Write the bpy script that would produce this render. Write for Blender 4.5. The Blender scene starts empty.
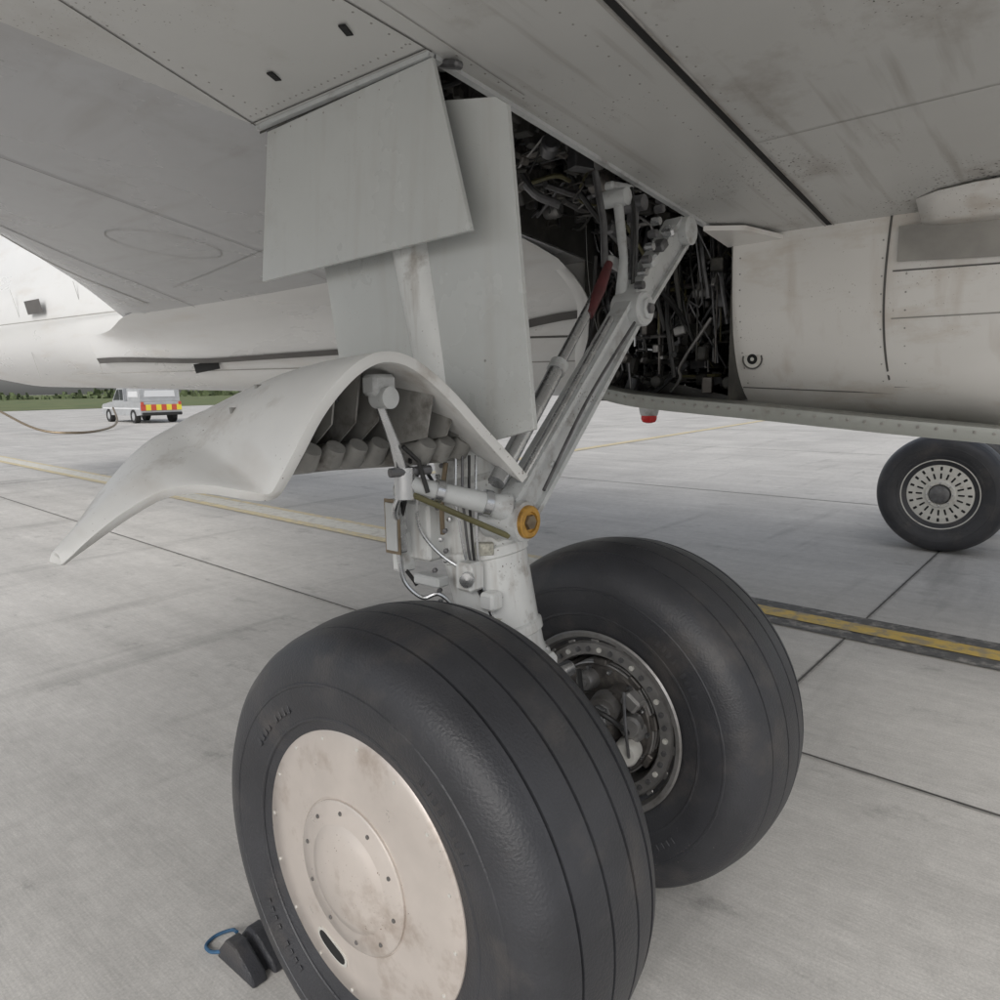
import bpy, math, random, bmesh
from mathutils import Vector, Matrix
random.seed(7)
sc=bpy.context.scene
V=Vector
# ---------------------------------------------------------------- materials
def M(name,col,rough=.5,metal=0.,var=.12,scale=4.,stretch=(1,1,1),col2=None,fac2=.0,scale2=2.,thr=.55,bump=0.,bscale=60.,specks=None,speck_scale=30.,speck_size=.12,spec=.5,soft=.15,coat=0.,streak=None,sfac=.4,sst=(14,14,1.2)):
    m=bpy.data.materials.new(name);m.use_nodes=True;nt=m.node_tree;N=nt.nodes;L=nt.links
    b=N["Principled BSDF"];b.inputs["Roughness"].default_value=rough;b.inputs["Metallic"].default_value=metal
    b.inputs["Specular IOR Level"].default_value=spec;b.inputs["Coat Weight"].default_value=coat
    tc=N.new("ShaderNodeTexCoord");mp=N.new("ShaderNodeMapping");mp.inputs["Scale"].default_value=stretch
    L.new(tc.outputs["Object"],mp.inputs[0])
    n=N.new("ShaderNodeTexNoise");n.inputs["Scale"].default_value=scale;n.inputs["Detail"].default_value=5;n.inputs["Roughness"].default_value=.6
    L.new(mp.outputs[0],n.inputs["Vector"])
    r=N.new("ShaderNodeValToRGB");e=r.color_ramp.elements
    e[0].position=.3;e[1].position=.7
    e[0].color=tuple(c*(1-var) for c in col)+(1,);e[1].color=tuple(min(1,c*(1+var)) for c in col)+(1,)
    L.new(n.outputs["Fac"],r.inputs[0]);out=r.outputs[0]
    def blend(out,fac,c):
        mx=N.new("ShaderNodeMixRGB");mx.inputs[2].default_value=tuple(c)+(1,)
        L.new(fac,mx.inputs[0]);L.new(out,mx.inputs[1]);return mx.outputs[0]
    if col2:
        n2=N.new("ShaderNodeTexNoise");n2.inputs["Scale"].default_value=scale2;n2.inputs["Detail"].default_value=7;n2.inputs["Roughness"].default_value=.65
        L.new(mp.outputs[0],n2.inputs["Vector"])
        mr=N.new("ShaderNodeMapRange");mr.inputs[1].default_value=thr;mr.inputs[2].default_value=thr+soft;mr.inputs[3].default_value=0;mr.inputs[4].default_value=fac2
        L.new(n2.outputs["Fac"],mr.inputs[0]);out=blend(out,mr.outputs[0],col2)
    if streak:
        mp2=N.new("ShaderNodeMapping");mp2.inputs["Scale"].default_value=sst;L.new(tc.outputs["Object"],mp2.inputs[0])
        n4=N.new("ShaderNodeTexNoise");n4.inputs["Scale"].default_value=1;n4.inputs["Detail"].default_value=4;L.new(mp2.outputs[0],n4.inputs["Vector"])
        q=N.new("ShaderNodeMapRange");q.inputs[1].default_value=.56;q.inputs[2].default_value=.8;q.inputs[3].default_value=0;q.inputs[4].default_value=sfac
        L.new(n4.outputs["Fac"],q.inputs[0]);out=blend(out,q.outputs[0],streak)
    if specks:
        nd=N.new("ShaderNodeTexNoise");nd.inputs["Scale"].default_value=speck_scale*1.5;nd.inputs["Detail"].default_value=2;L.new(tc.outputs["Object"],nd.inputs["Vector"])
        va=N.new("ShaderNodeVectorMath");va.operation='SCALE';va.inputs["Scale"].default_value=.9/speck_scale;L.new(nd.outputs["Color"],va.inputs[0])
        vb=N.new("ShaderNodeVectorMath");vb.operation='ADD';L.new(tc.outputs["Object"],vb.inputs[0]);L.new(va.outputs[0],vb.inputs[1])
        v=N.new("ShaderNodeTexVoronoi");v.inputs["Scale"].default_value=speck_scale
        L.new(vb.outputs[0],v.inputs["Vector"])
        n3=N.new("ShaderNodeTexNoise");n3.inputs["Scale"].default_value=1.6;n3.inputs["Detail"].default_value=4;L.new(tc.outputs["Object"],n3.inputs["Vector"])
        m3=N.new("ShaderNodeMapRange");m3.inputs[1].default_value=.44;m3.inputs[2].default_value=.68;m3.inputs[3].default_value=0;m3.inputs[4].default_value=speck_size
        L.new(n3.outputs["Fac"],m3.inputs[0])
        sp=N.new("ShaderNodeSeparateColor");L.new(v.outputs["Color"],sp.inputs[0])
        mu=N.new("ShaderNodeMath");mu.operation='MULTIPLY';L.new(m3.outputs[0],mu.inputs[0]);L.new(sp.outputs[0],mu.inputs[1])
        lt=N.new("ShaderNodeMath");lt.operation='LESS_THAN';L.new(v.outputs["Distance"],lt.inputs[0]);L.new(mu.outputs[0],lt.inputs[1])
        m4=N.new("ShaderNodeMath");m4.operation='MULTIPLY';L.new(sp.outputs[1],m4.inputs[1]);L.new(lt.outputs[0],m4.inputs[0])
        out=blend(out,m4.outputs[0],specks)
    L.new(out,b.inputs["Base Color"])
    rr=N.new("ShaderNodeMapRange");rr.inputs[3].default_value=max(0,rough-.1);rr.inputs[4].default_value=min(1,rough+.12);L.new(n.outputs["Fac"],rr.inputs[0]);L.new(rr.outputs[0],b.inputs["Roughness"])
    if bump:
        nb=N.new("ShaderNodeTexNoise");nb.inputs["Scale"].default_value=bscale;nb.inputs["Detail"].default_value=3;L.new(mp.outputs[0],nb.inputs["Vector"])
        bp=N.new("ShaderNodeBump");bp.inputs["Strength"].default_value=bump;bp.inputs["Distance"].default_value=.01
        L.new(nb.outputs["Fac"],bp.inputs["Height"]);L.new(bp.outputs[0],b.inputs["Normal"])
    return m
wingm=M("wing_grey_paint",(.54,.54,.525),.33,var=.06,scale=1.5,col2=(.28,.25,.22),fac2=.55,scale2=3.2,thr=.55,specks=(.06,.05,.04),speck_scale=95,speck_size=.60,streak=(.22,.19,.16),sfac=.6,sst=(1.4,18,3))
wingmid=M("wing_mid_paint",(.55,.55,.535),.33,var=.04,scale=1.5,col2=(.36,.33,.29),fac2=.35,scale2=2.6,thr=.55,specks=(.14,.12,.1),speck_scale=100,speck_size=.3)
wingfwd=M("wing_grey_paint_clean",(.47,.475,.485),.26,var=.06,scale=1.2,col2=(.29,.275,.26),fac2=.4,scale2=1.6,thr=.54,streak=(.32,.30,.28),sfac=.45,sst=(9,1.2,2),specks=(.2,.18,.16),speck_scale=80,speck_size=.16)
whitea=M("white_belly_paint",(.80,.785,.755),.30,var=.04,scale=1.6,col2=(.50,.41,.31),fac2=.5,scale2=2.4,thr=.55,stretch=(1,.6,1.6),specks=(.25,.2,.15),speck_scale=90,speck_size=.25,streak=(.42,.32,.23),sfac=.5,sst=(7,7,1.0))
white=M("white_aircraft_paint",(.68,.68,.67),.28,var=.04,scale=1.2,col2=(.48,.44,.39),fac2=.35,scale2=1.4,thr=.55,stretch=(1,.4,1.6),specks=(.3,.26,.22),speck_scale=50,speck_size=.12,streak=(.50,.44,.37),sfac=.4,sst=(4,1.0,7))
doorm=M("door_grey_paint",(.54,.555,.545),.27,var=.05,scale=2,col2=(.40,.39,.365),fac2=.4,scale2=3,thr=.55,specks=(.30,.27,.24),speck_scale=120,speck_size=.32,streak=(.41,.39,.36),sfac=.4)
shellm=M("fairing_white_paint",(.68,.68,.665),.34,var=.06,scale=3,col2=(.33,.29,.25),fac2=.65,scale2=5,thr=.55,specks=(.16,.13,.11),speck_scale=110,speck_size=.45,streak=(.40,.35,.30),sfac=.55,sst=(10,3,3))
legm=M("leg_white_enamel",(.70,.71,.70),.30,var=.06,scale=8,col2=(.20,.17,.14),fac2=.7,scale2=9,thr=.55,specks=(.12,.10,.08),speck_scale=90,speck_size=.45,streak=(.28,.23,.18),sfac=.6,sst=(30,30,3))
staym=M("stay_grey_enamel",(.53,.545,.545),.30,var=.08,scale=8,col2=(.20,.17,.15),fac2=.65,scale2=10,thr=.54,specks=(.12,.10,.08),speck_scale=100,speck_size=.35)
lipm=M("door_lip_grey",(.33,.34,.315),.4,var=.08,scale=6,col2=(.2,.18,.15),fac2=.5,scale2=6,thr=.54)
steel=M("steel_chrome",(.55,.56,.57),.25,metal=.9,var=.1,scale=15)
darkst=M("dark_steel",(.15,.15,.155),.40,metal=.6,var=.3,scale=20)
brakem=M("brake_dark_metal",(.12,.112,.105),.42,metal=.55,var=.35,scale=18,col2=(.32,.29,.26),fac2=.6,scale2=12,thr=.52)
ribm=M("rib_primer_grey",(.27,.265,.25),.45,var=.2,scale=9,col2=(.07,.06,.05),fac2=.85,scale2=8,thr=.48)
rubber=M("tyre_rubber",(.036,.037,.042),.44,var=.25,scale=5,col2=(.095,.086,.08),fac2=.55,scale2=4.2,thr=.53,bump=.22,bscale=160,spec=.5,specks=(.2,.18,.16),speck_scale=110,speck_size=.22)
capm=M("wheel_cap_paint",(.60,.545,.50),.30,var=.08,scale=6,col2=(.32,.25,.2),fac2=.6,scale2=7,thr=.55,specks=(.2,.13,.09),speck_scale=100,speck_size=.42,metal=.35)
rimm=M("rim_grey",(.27,.265,.26),.38,metal=.55,var=.25,scale=16,col2=(.08,.07,.06),fac2=.7,scale2=8,thr=.52)
rimlight=M("rim_silver",(.64,.63,.59),.35,metal=.2,var=.08,scale=10,col2=(.25,.2,.15),fac2=.5,scale2=10,thr=.55)
black=M("black_gap",(.012,.012,.012),.8,var=.2)
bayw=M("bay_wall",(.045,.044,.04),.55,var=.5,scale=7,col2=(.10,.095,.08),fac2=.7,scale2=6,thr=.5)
olive=M("olive_primer",(.12,.11,.05),.5,var=.3,scale=12)
orange=M("gold_bushing",(.50,.28,.06),.35,metal=.4,var=.2,scale=30,col2=(.2,.1,.03),fac2=.7,scale2=20,thr=.52)
redm=M("red_sleeve",(.09,.02,.022),.6,var=.3,scale=20)
hose=M("black_hose",(.02,.02,.02),.45,var=.2)
brassm=M("worn_brass",(.24,.19,.13),.4,metal=.6,var=.3,scale=20)
seam=M("panel_seam",(.11,.105,.10),.7,var=.2)
seam_and_shade=M("panel_seam_and_shade_grey",(.32,.31,.29),.6,var=.2)  # pale seams and rivets, also the painted shadow band below the root fillet
# ---------------------------------------------------------------- builder
def empty(name,loc=(0,0,0)):
    o=bpy.data.objects.new(name,None);o.location=loc;sc.collection.objects.link(o);return o
class B:
    def __init__(s):s.v=[];s.f=[];s.m=[];s.mats=[]
    def mi(s,m):
        if m not in s.mats:s.mats.append(m)
        return s.mats.index(m)
    def add(s,vs,fs,m):
        o=len(s.v);s.v+=[tuple(x) for x in vs];k=s.mi(m)
        for f in fs:s.f.append(tuple(i+o for i in f));s.m.append(k)
    def box(s,c,d,m,R=None,bev=0):
        c=V(c);h=V(d)/2;R=R or Matrix.Identity(3)
        b=min(bev,min(h)*.9)
        if b<=0:
            vs=[c+R@V((sx*h.x,sy*h.y,sz*h.z)) for sx in(-1,1) for sy in(-1,1) for sz in(-1,1)]
            s.add(vs,[(0,1,3,2),(4,6,7,5),(0,4,5,1),(2,3,7,6),(0,2,6,4),(1,5,7,3)],m);return
        vs=[];idx={}
        for sx in(-1,1):
            for sy in(-1,1):
                for sz in(-1,1):
                    for ax in range(3):
                        q=[sx*(h.x-b),sy*(h.y-b),sz*(h.z-b)];q[ax]=(sx,sy,sz)[ax]*h[ax]
                        idx[(sx,sy,sz,ax)]=len(vs);vs.append(c+R@V(q))
        fs=[]
        for ax in range(3):
            o1,o2=[a for a in range(3) if a!=ax]
            for sg in(-1,1):
                q=[]
                for a1,a2 in((-1,-1),(1,-1),(1,1),(-1,1)):
                    k=[0,0,0];k[ax]=sg;k[o1]=a1;k[o2]=a2;q.append(idx[(*k,ax)])
                fs.append(q)
            for a1 in(-1,1):
                for a2 in(-1,1):
                    k=[0,0,0];k[o1]=a1;k[o2]=a2
                    k[ax]=-1;p=tuple(k);k[ax]=1;q=tuple(k)
                    fs.append((idx[(*p,o1)],idx[(*q,o1)],idx[(*q,o2)],idx[(*p,o2)]))
        for sx in(-1,1):
            for sy in(-1,1):
                for sz in(-1,1):fs.append([idx[(sx,sy,sz,a)] for a in range(3)])
        s.add(vs,fs,m)
    def tube(s,pts,r,m,n=12,caps=True,smooth=0):
        pts=[V(p) for p in pts]
        if smooth and len(pts)>2:
            q=[];P=[pts[0]*2-pts[1]]+pts+[pts[-1]*2-pts[-2]]
            for i in range(1,len(P)-2):
                for k in range(smooth):
                    t=k/smooth;a,b,c,d=P[i-1:i+3]
                    q.append(.5*((2*b)+(c-a)*t+(2*a-5*b+4*c-d)*t*t+(3*b-a-3*c+d)*t**3))
            q.append(pts[-1]);pts=q
        k=len(pts);rs=r if isinstance(r,(list,tuple)) else [r]*k
        vs=[];pv=None
        for i,p in enumerate(pts):
            d=(pts[min(i+1,k-1)]-pts[max(i-1,0)])
            if d.length<1e-9:d=(pts[min(i+2,k-1)]-pts[max(i-2,0)])
            d.normalize()
            if pv is None:
                a=V((0,0,1)) if abs(d.z)<.9 else V((1,0,0));u=d.cross(a).normalized()
            else:
                u=(pv-d*pv.dot(d)).normalized()
            pv=u;w=d.cross(u)
            for j in range(n):
                t=2*math.pi*j/n;vs.append(p+(u*math.cos(t)+w*math.sin(t))*rs[i])
        fs=[(i*n+j,i*n+(j+1)%n,(i+1)*n+(j+1)%n,(i+1)*n+j) for i in range(k-1) for j in range(n)]
        if caps:fs+=[tuple(range(n))[::-1],tuple((k-1)*n+j for j in range(n))]
        s.add(vs,fs,m)
    def rev(s,c,ax,prof,m,n=96):
        c=V(c);ax=V(ax).normalized();a=V((0,0,1)) if abs(ax.z)<.9 else V((1,0,0));u=ax.cross(a).normalized();w=ax.cross(u)
        k=len(prof);vs=[]
        for p in prof:
            for j in range(n):
                t=2*math.pi*j/n;vs.append(c+ax*p[0]+(u*math.cos(t)+w*math.sin(t))*p[1])
        s.add(vs,[(i*n+j,i*n+(j+1)%n,(i+1)*n+(j+1)%n,(i+1)*n+j) for i in range(k-1) for j in range(n)],m)
    def plate(s,poly,off,m):
        n=len(poly);off=V(off);vs=[V(p) for p in poly]+[V(p)+off for p in poly]
        s.add(vs,[tuple(range(n)),tuple(range(2*n-1,n-1,-1))]+[(i,i+n,(i+1)%n+n,(i+1)%n) for i in range(n)],m)
    def grid(s,rows,m):
        k=len(rows[0]);vs=[p for r in rows for p in r]
        s.add(vs,[(i*k+j,i*k+j+1,(i+1)*k+j+1,(i+1)*k+j) for i in range(len(rows)-1) for j in range(k-1)],m)
    def strip(s,a,b,w,nrm,m,off=0):
        a=V(a);b=V(b);nrm=V(nrm).normalized();d=(b-a).normalized();t=d.cross(nrm)*w/2;o=nrm*off
        s.add([a-t+o,b-t+o,b+t+o,a+t+o],[(0,1,2,3)],m)
    def make(s,name,parent=None,smooth=35,solid=0,bev=0):
        me=bpy.data.meshes.new(name);me.from_pydata(s.v,[],s.f)
        for m in s.mats:me.materials.append(m)
        for p,k in zip(me.polygons,s.m):p.material_index=k;p.use_smooth=bool(smooth)
        me.update()
        o=bpy.data.objects.new(name,me);sc.collection.objects.link(o)
        if parent:o.parent=parent
        bm=bmesh.new();bm.from_mesh(me);bmesh.ops.recalc_face_normals(bm,faces=bm.faces)
        if smooth:
            for e in bm.edges:
                if len(e.link_faces)==2 and e.calc_face_angle(0)>math.radians(smooth):e.smooth=False
        bm.to_mesh(me);bm.free()
        if solid:
            md=o.modifiers.new("s","SOLIDIFY");md.thickness=solid;md.offset=0
        if bev:
            md=o.modifiers.new("b","BEVEL");md.width=bev;md.segments=2;md.limit_method='ANGLE'
        return o
def ss(a,b,x):
    t=max(0,min(1,(x-a)/(b-a)));return t*t*(3-2*t)
def resm(P_,k):
    P_=[V(p) for p in P_];q=[];P2=[P_[0]*2-P_[1]]+P_+[P_[-1]*2-P_[-2]]
    for i in range(1,len(P2)-2):
        for s_ in range(k):
            t=s_/k;a,b_,c,d=P2[i-1:i+3];q.append(.5*((2*b_)+(c-a)*t+(2*a-5*b_+4*c-d)*t*t+(3*b_-a-3*c+d)*t**3))
    q.append(P_[-1]);return q
# ---------------------------------------------------------------- ground
gm=bpy.data.materials.new("concrete_apron");gm.use_nodes=True;nt=gm.node_tree;N=nt.nodes;L=nt.links;b=N["Principled BSDF"]
tc=N.new("ShaderNodeTexCoord")
def noise(scale,stretch=(1,1,1),det=6,ro=.6,rot=0):
    mp=N.new("ShaderNodeMapping");mp.inputs["Scale"].default_value=stretch;mp.inputs["Rotation"].default_value=(0,0,rot);L.new(tc.outputs["Object"],mp.inputs[0])
    n=N.new("ShaderNodeTexNoise");n.inputs["Scale"].default_value=scale;n.inputs["Detail"].default_value=det;n.inputs["Roughness"].default_value=ro
    L.new(mp.outputs[0],n.inputs["Vector"]);return n.outputs["Fac"]
def mr(x,a,b_,c,d):
    n=N.new("ShaderNodeMapRange");n.inputs[1].default_value=a;n.inputs[2].default_value=b_;n.inputs[3].default_value=c;n.inputs[4].default_value=d;L.new(x,n.inputs[0]);return n.outputs[0]
def mul(a,c):
    n=N.new("ShaderNodeMath");n.operation='MULTIPLY';L.new(a,n.inputs[0]);L.new(c,n.inputs[1]);return n.outputs[0]
f1=mr(noise(.5),.3,.7,.84,1.08)
f2=mr(noise(1.1,(3.0,.35,1),5,.65),.3,.7,.88,1.07)
f3=mr(noise(120,(1,1,1),3,.8),.3,.7,.84,1.13)
f4=mr(noise(2.1,(1.4,.8,1),8,.74),.58,.72,1,.62)
f5=mr(noise(38,(3.4,.16,1),3,.7),.35,.65,.91,1.05)
f6=mr(noise(11,(1,1,1),6,.75),.3,.7,.90,1.07)
f7=mr(noise(.9,(.25,2.2,1),4,.6,.1),.57,.70,1,.80)
f=mul(mul(mul(f1,f2),mul(f3,f4)),mul(mul(f5,f6),f7))
mx=N.new("ShaderNodeMixRGB");mx.blend_type='MULTIPLY';mx.inputs[0].default_value=1;mx.inputs[1].default_value=(.56,.543,.515,1);L.new(f,mx.inputs[2]);L.new(mx.outputs[0],b.inputs["Base Color"])
b.inputs["Roughness"].default_value=.75;b.inputs["Specular IOR Level"].default_value=.3
g=B();S=4000;g.add([(-S,-S,0),(S,-S,0),(S,S,0),(-S,S,0)],[(0,1,2,3)],gm);g.make("ground",smooth=0)
up=(0,0,1)
jm=M("joint_sealant",(.085,.08,.075),.8,var=.4,scale=3)
jedge=M("joint_edge",(.34,.33,.31),.8,var=.2,scale=9,col2=(.50,.485,.46),fac2=.9,scale2=14,thr=.45)
j=B();sl=.047
for k in range(-6,8):
    x0=2.14+7.5*k
    j.strip((x0-60*sl,-60,.002),(x0+90*sl,90,.002),.035,up,jedge);j.strip((x0-60*sl,-60,.005),(x0+90*sl,90,.005),.013,up,jm)
for k in range(-4,6):
    y0=.02+15*k
    j.strip((2.14,y0,.0025),(90,y0-88*sl*.2,.0025),.035,up,jedge);j.strip((2.14,y0,.0055),(90,y0-88*sl*.2,.0055),.014,up,jm)
j.make("concrete_joints",smooth=0)
yel=M("yellow_line_paint",(.56,.39,.08),.6,var=.15,scale=12,col2=(.27,.23,.16),fac2=.85,scale2=9,thr=.46)
yel2=M("faded_yellow_paint",(.62,.52,.30),.6,var=.12,scale=12,col2=(.46,.42,.36),fac2=.8,scale2=9,thr=.46)
pale=M("worn_line_paint",(.66,.64,.57),.65,var=.1,scale=8,col2=(.46,.43,.38),fac2=.8,scale2=8,thr=.47)
blk=M("black_line_border",(.09,.087,.082),.7,var=.3,scale=10,col2=(.34,.32,.29),fac2=.75,scale2=9,thr=.50)
t=B()
def ln(x,y):return (x+.05*y,y)
def seg(x0,x1,y0,y1,z,m):
    a=ln(x0,y0);b_=ln(x1,y0);c=ln(x1,y1);d=ln(x0,y1);t.add([(*a,z),(*b_,z),(*c,z),(*d,z)],[(0,1,2,3)],m)
seg(3.84,4.36,-40,2.2,.009,blk);seg(4.0,4.19,-40,2.2,.013,yel)
seg(3.85,3.99,2.2,80,.009,yel2);seg(3.99,4.30,2.2,80,.0095,pale);seg(4.30,4.40,2.2,80,.009,yel2)
t.make("taxiway_line",smooth=0)
t=B();t.add([(9,9.0,.009),(60,12.6,.009),(60,12.95,.009),(9,9.3,.009)],[(0,1,2,3)],yel2);t.make("stand_line",smooth=0)
grassm=M("grass",(.10,.135,.045),.9,var=.4,scale=.3,col2=(.17,.16,.07),fac2=.6,scale2=.15,thr=.45)
t=B();t.add([(-400,110,.02),(500,65,.02),(1500,3000,.02),(-1500,3000,.02)],[(0,1,2,3)],grassm);t.make("grass_field",smooth=0)
leafm=M("distant_foliage",(.085,.11,.05),.9,var=.5,scale=.4)
t=B()
for i in range(3200):
    x=random.uniform(-250,420);y=random.gauss(300,14);h=random.uniform(.3,4.0)*(.6+.4*math.sin(x*.05)+.3*math.sin(x*.17))
    if h<0:continue
    a=random.uniform(0,6.28);r=random.uniform(.6,1.6);d=V((math.cos(a)*r,math.sin(a)*r,0));c=V((x,y,h));w=V((0,random.uniform(-.6,.6),random.uniform(.5,1.3)))
    t.add([c-d-w,c+d-w*.7,c+d*.7+w,c-d*.8+w*.9],[(0,1,2,3)],leafm)
t.make("distant_treeline",smooth=0)
# ---------------------------------------------------------------- wheels
def wheel_tyre(b,x,zc=.578):
    pts=[(-.15,.27),(-.178,.300),(-.192,.345),(-.2115,.39),(-.222,.44),(-.220,.48),(-.209,.515),(-.188,.543),(-.164,.5585)]
    cr=lambda s:.585-.030*(abs(s)/.17)**2.3
    tread=[]
    for gx_ in (-.132,-.046,.046,.132):
        tread+=[(gx_-.02,cr(gx_-.02)),(gx_-.0042,cr(gx_)),(gx_-.0030,cr(gx_)-.009),(gx_+.0030,cr(gx_)-.009),(gx_+.0042,cr(gx_)),(gx_+.02,cr(gx_+.02))]
    tread.insert(12,(0,.585))
    prof=pts+tread+[(-a,r) for a,r in pts[::-1]]
    o=len(b.v);b.rev((x,0,zc),(1,0,0),prof,rubber,n=160)
    for r,w in((.46,.003),(.375,.003)):
        for sg in(-1,1):
            xx={.46:.2220,.375:.2060}[r]
            b.rev((x,0,zc),(1,0,0),[(sg*(xx-.002),r-w*2),(sg*(xx+.0012),r-w),(sg*(xx+.0012),r+w),(sg*(xx-.002),r+w*2)],rubber,n=120)
    for sg in(-1,1):
        for c0 in(.6,2.2,3.9,5.3):
            for k in range(9):
                if k in(4,):continue
                a=c0+k*.055;R=Matrix.Rotation(a,3,'X')
                b.box(V((x+sg*.2175,0,zc))+R@V((0,.418,0)),(.003,.030,.012),rubber,R,.001)
    for i in range(o,len(b.v)):
        p=b.v[i]
        if p[2]<.02:
            k=(.02-p[2]);b.v[i]=(x+(p[0]-x)*(1+k*.8),p[1],max(p[2],.001) )
gear=empty("airplane_landing_gear")
zc=.578
def yz(c,ang,r): return (c[0],c[1]+r*math.cos(ang),c[2]+r*math.sin(ang))
for x,nm in((0,"tyre_outer"),(.98,"tyre_inner")):
    b=B();wheel_tyre(b,x);b.make(nm,gear,smooth=30)
b=B()
C0=(-.018,.014,zc+.004)
b.rev(C0,(-1,0,0),[(.10,.343),(.160,.342),(.171,.339),(.1775,.331),(.183,.26),(.187,.184),(.1855,.1825),(.1857,.1795),(.191,.179)],capm,n=128)
b.rev(C0,(-1,0,0),[(.191,.179),(.1945,.174),(.1985,.128),(.1995,.125),(.206,.116),(.215,.088),(.221,.05),(.2235,.02),(.224,0.0005)],capm,n=96)
b.rev((0,0,zc),(-1,0,0),[(.08,.345),(.12,.325)],black,n=64)
for i in range(10):
    a=2*math.pi*i/10+.2;c=yz(C0,a,.154)
    b.rev(c,(-1,0,0),[(.193,.0050),(.1983,.0050),(.1993,.004),(.1993,.0003)],seam,n=12)
for i in range(16):
    a=2*math.pi*i/16+.1;c=yz(C0,a,.318)
    b.rev(c,(-1,0,0),[(.174,.0045),(.1805,.004),(.181,.0003)],rimlight,n=10)
a0=math.radians(-68)
def slot(rr,w,h,xo):
    pts=[]
    for k in range(24):
        t=2*math.pi*k/24;u=math.copysign(abs(math.cos(t))**.6,math.cos(t))*w;v=math.copysign(abs(math.sin(t))**.8,math.sin(t))*h
        a=a0+u/rr;r=rr+v;pts.append((C0[0]+xo-(.3-r)*.07,C0[1]+r*math.cos(a),C0[2]+r*math.sin(a)))
    return pts
b.plate(slot(.250,.050,.018,-.1832),(.012,0,0),black)
b.plate(slot(.250,.058,.024,-.1822),(.006,0,0),rimlight)
b.make("wheel_cap",gear)
def rimbrake(b,x,sg):
    c=(x,0,zc);ax=(sg,0,0)
    b.rev(c,ax,[(.12,.285),(.165,.300),(.185,.312),(.190,.306),(.186,.292),(.165,.283),(.12,.279),(.06,.274),(-.02,.270)],rimm,n=96)
    b.rev(c,ax,[(.15,.268),(.158,.262),(.158,.225),(.15,.220),(.04,.218)],rimm,n=96)
    b.rev(c,ax,[(.149,.283),(.149,.222)],brakem,n=64)
    for i in range(36):
        a=2*math.pi*i/36;p=yz((x+sg*.158,0,zc),a,.243);b.rev(p,ax,[(0,.009),(.006,.009),(.007,.004),(.007,.0002)],darkst if i%3 else rimlight,n=8)
    for i in range(18):
        a=2*math.pi*i/18+.1;R=Matrix.Rotation(a,3,'X');b.box(V((x+sg*.150,0,zc))+R@V((0,.275,0)),(.012,.016,.03),rimm,R,.003)
    b.rev(c,ax,[(.06,.27),(.06,.06)],black,n=48)
    for i in range(9):
        a=2*math.pi*i/9+.15;R=Matrix.Rotation(a,3,'X');b.box(V((x+sg*.10,0,zc))+R@V((0,.198,0)),(.10,.022,.05),brakem,R,.004)
    for s_ in (.07,.09,.11,.13):
        b.rev(c,ax,[(s_,.19),(s_+.004,.195),(s_+.011,.195),(s_+.013,.19)],rimm,n=64)
    b.rev(c,ax,[(.14,.19),(.15,.182),(.15,.10),(.165,.095),(.165,.06)],brakem,n=48)
    for i in range(7):
        a=2*math.pi*i/7+.4;p=yz((x+sg*.15,0,zc),a,.14)
        b.rev(p,ax,[(0,.036),(.035,.034),(.045,.028),(.047,.016),(.055,.014),(.056,.0003)],rimm if i%2 else brakem,n=20)
    for i in range(14):
        a=2*math.pi*i/14;p=yz((x+sg*.15,0,zc),a,.180);b.rev(p,ax,[(0,.007),(.016,.007),(.017,.0003)],steel if i%2==0 else darkst,n=6)
    b.rev(c,ax,[(.10,.095),(.21,.088),(.225,.08),(.23,.06),(.30,.06)],brakem,n=40)
rb=B();rimbrake(rb,.98,-1)
rb.rev((.79,-.05,.66),(-1,-.3,0),[(0,.05),(.06,.05),(.07,.044),(.072,.0003)],rimm,n=28)
rb.rev((.79,-.05,.66),(-1,-.3,0),[(.0715,.03),(.08,.028),(.081,.0003)],steel,n=8)
rb.rev((.80,-.13,.53),(-1,-.2,0),[(0,.042),(.05,.042),(.06,.035),(.061,.0003)],rimlight,n=24)
rb.rev((.80,-.14,.62),(-1,-.3,0),[(0,.036),(.04,.036),(.05,.028),(.051,.0003)],rimm,n=24)
rb.box((.77,.05,.60),(.08,.09,.12),darkst,Matrix.Rotation(.4,3,'X'),.01)
rb.box((.76,-.10,.43),(.06,.07,.09),brakem,Matrix.Rotation(.3,3,'X'),.01)
rb.box((.78,-.15,.70),(.05,.06,.05),rimm,Matrix.Rotation(.6,3,'X'),.008)
rb.tube([(.74,-.05,.70),(.70,-.1,.62),(.71,-.13,.50),(.76,-.1,.45),(.79,-.02,.46)],.006,steel,8,smooth=6)
rb.tube([(.73,.02,.78),(.69,-.03,.70),(.70,-.12,.66),(.76,-.15,.60)],.009,hose,8,smooth=6)
rb.tube([(.74,-.14,.74),(.70,-.17,.66),(.72,-.17,.56),(.78,-.14,.50)],.005,darkst,8,smooth=6)
rb.make("inner_wheel_brake",gear)
rb=B();rimbrake(rb,0,1);rb.make("outer_wheel_brake",gear)
rb=B();rb.rev((.98,0,zc),(1,0,0),[(.0,.30),(.16,.31),(.18,.31),(.18,.0005)],rimm,n=48);rb.make("inner_wheel_disc",gear)
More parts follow.
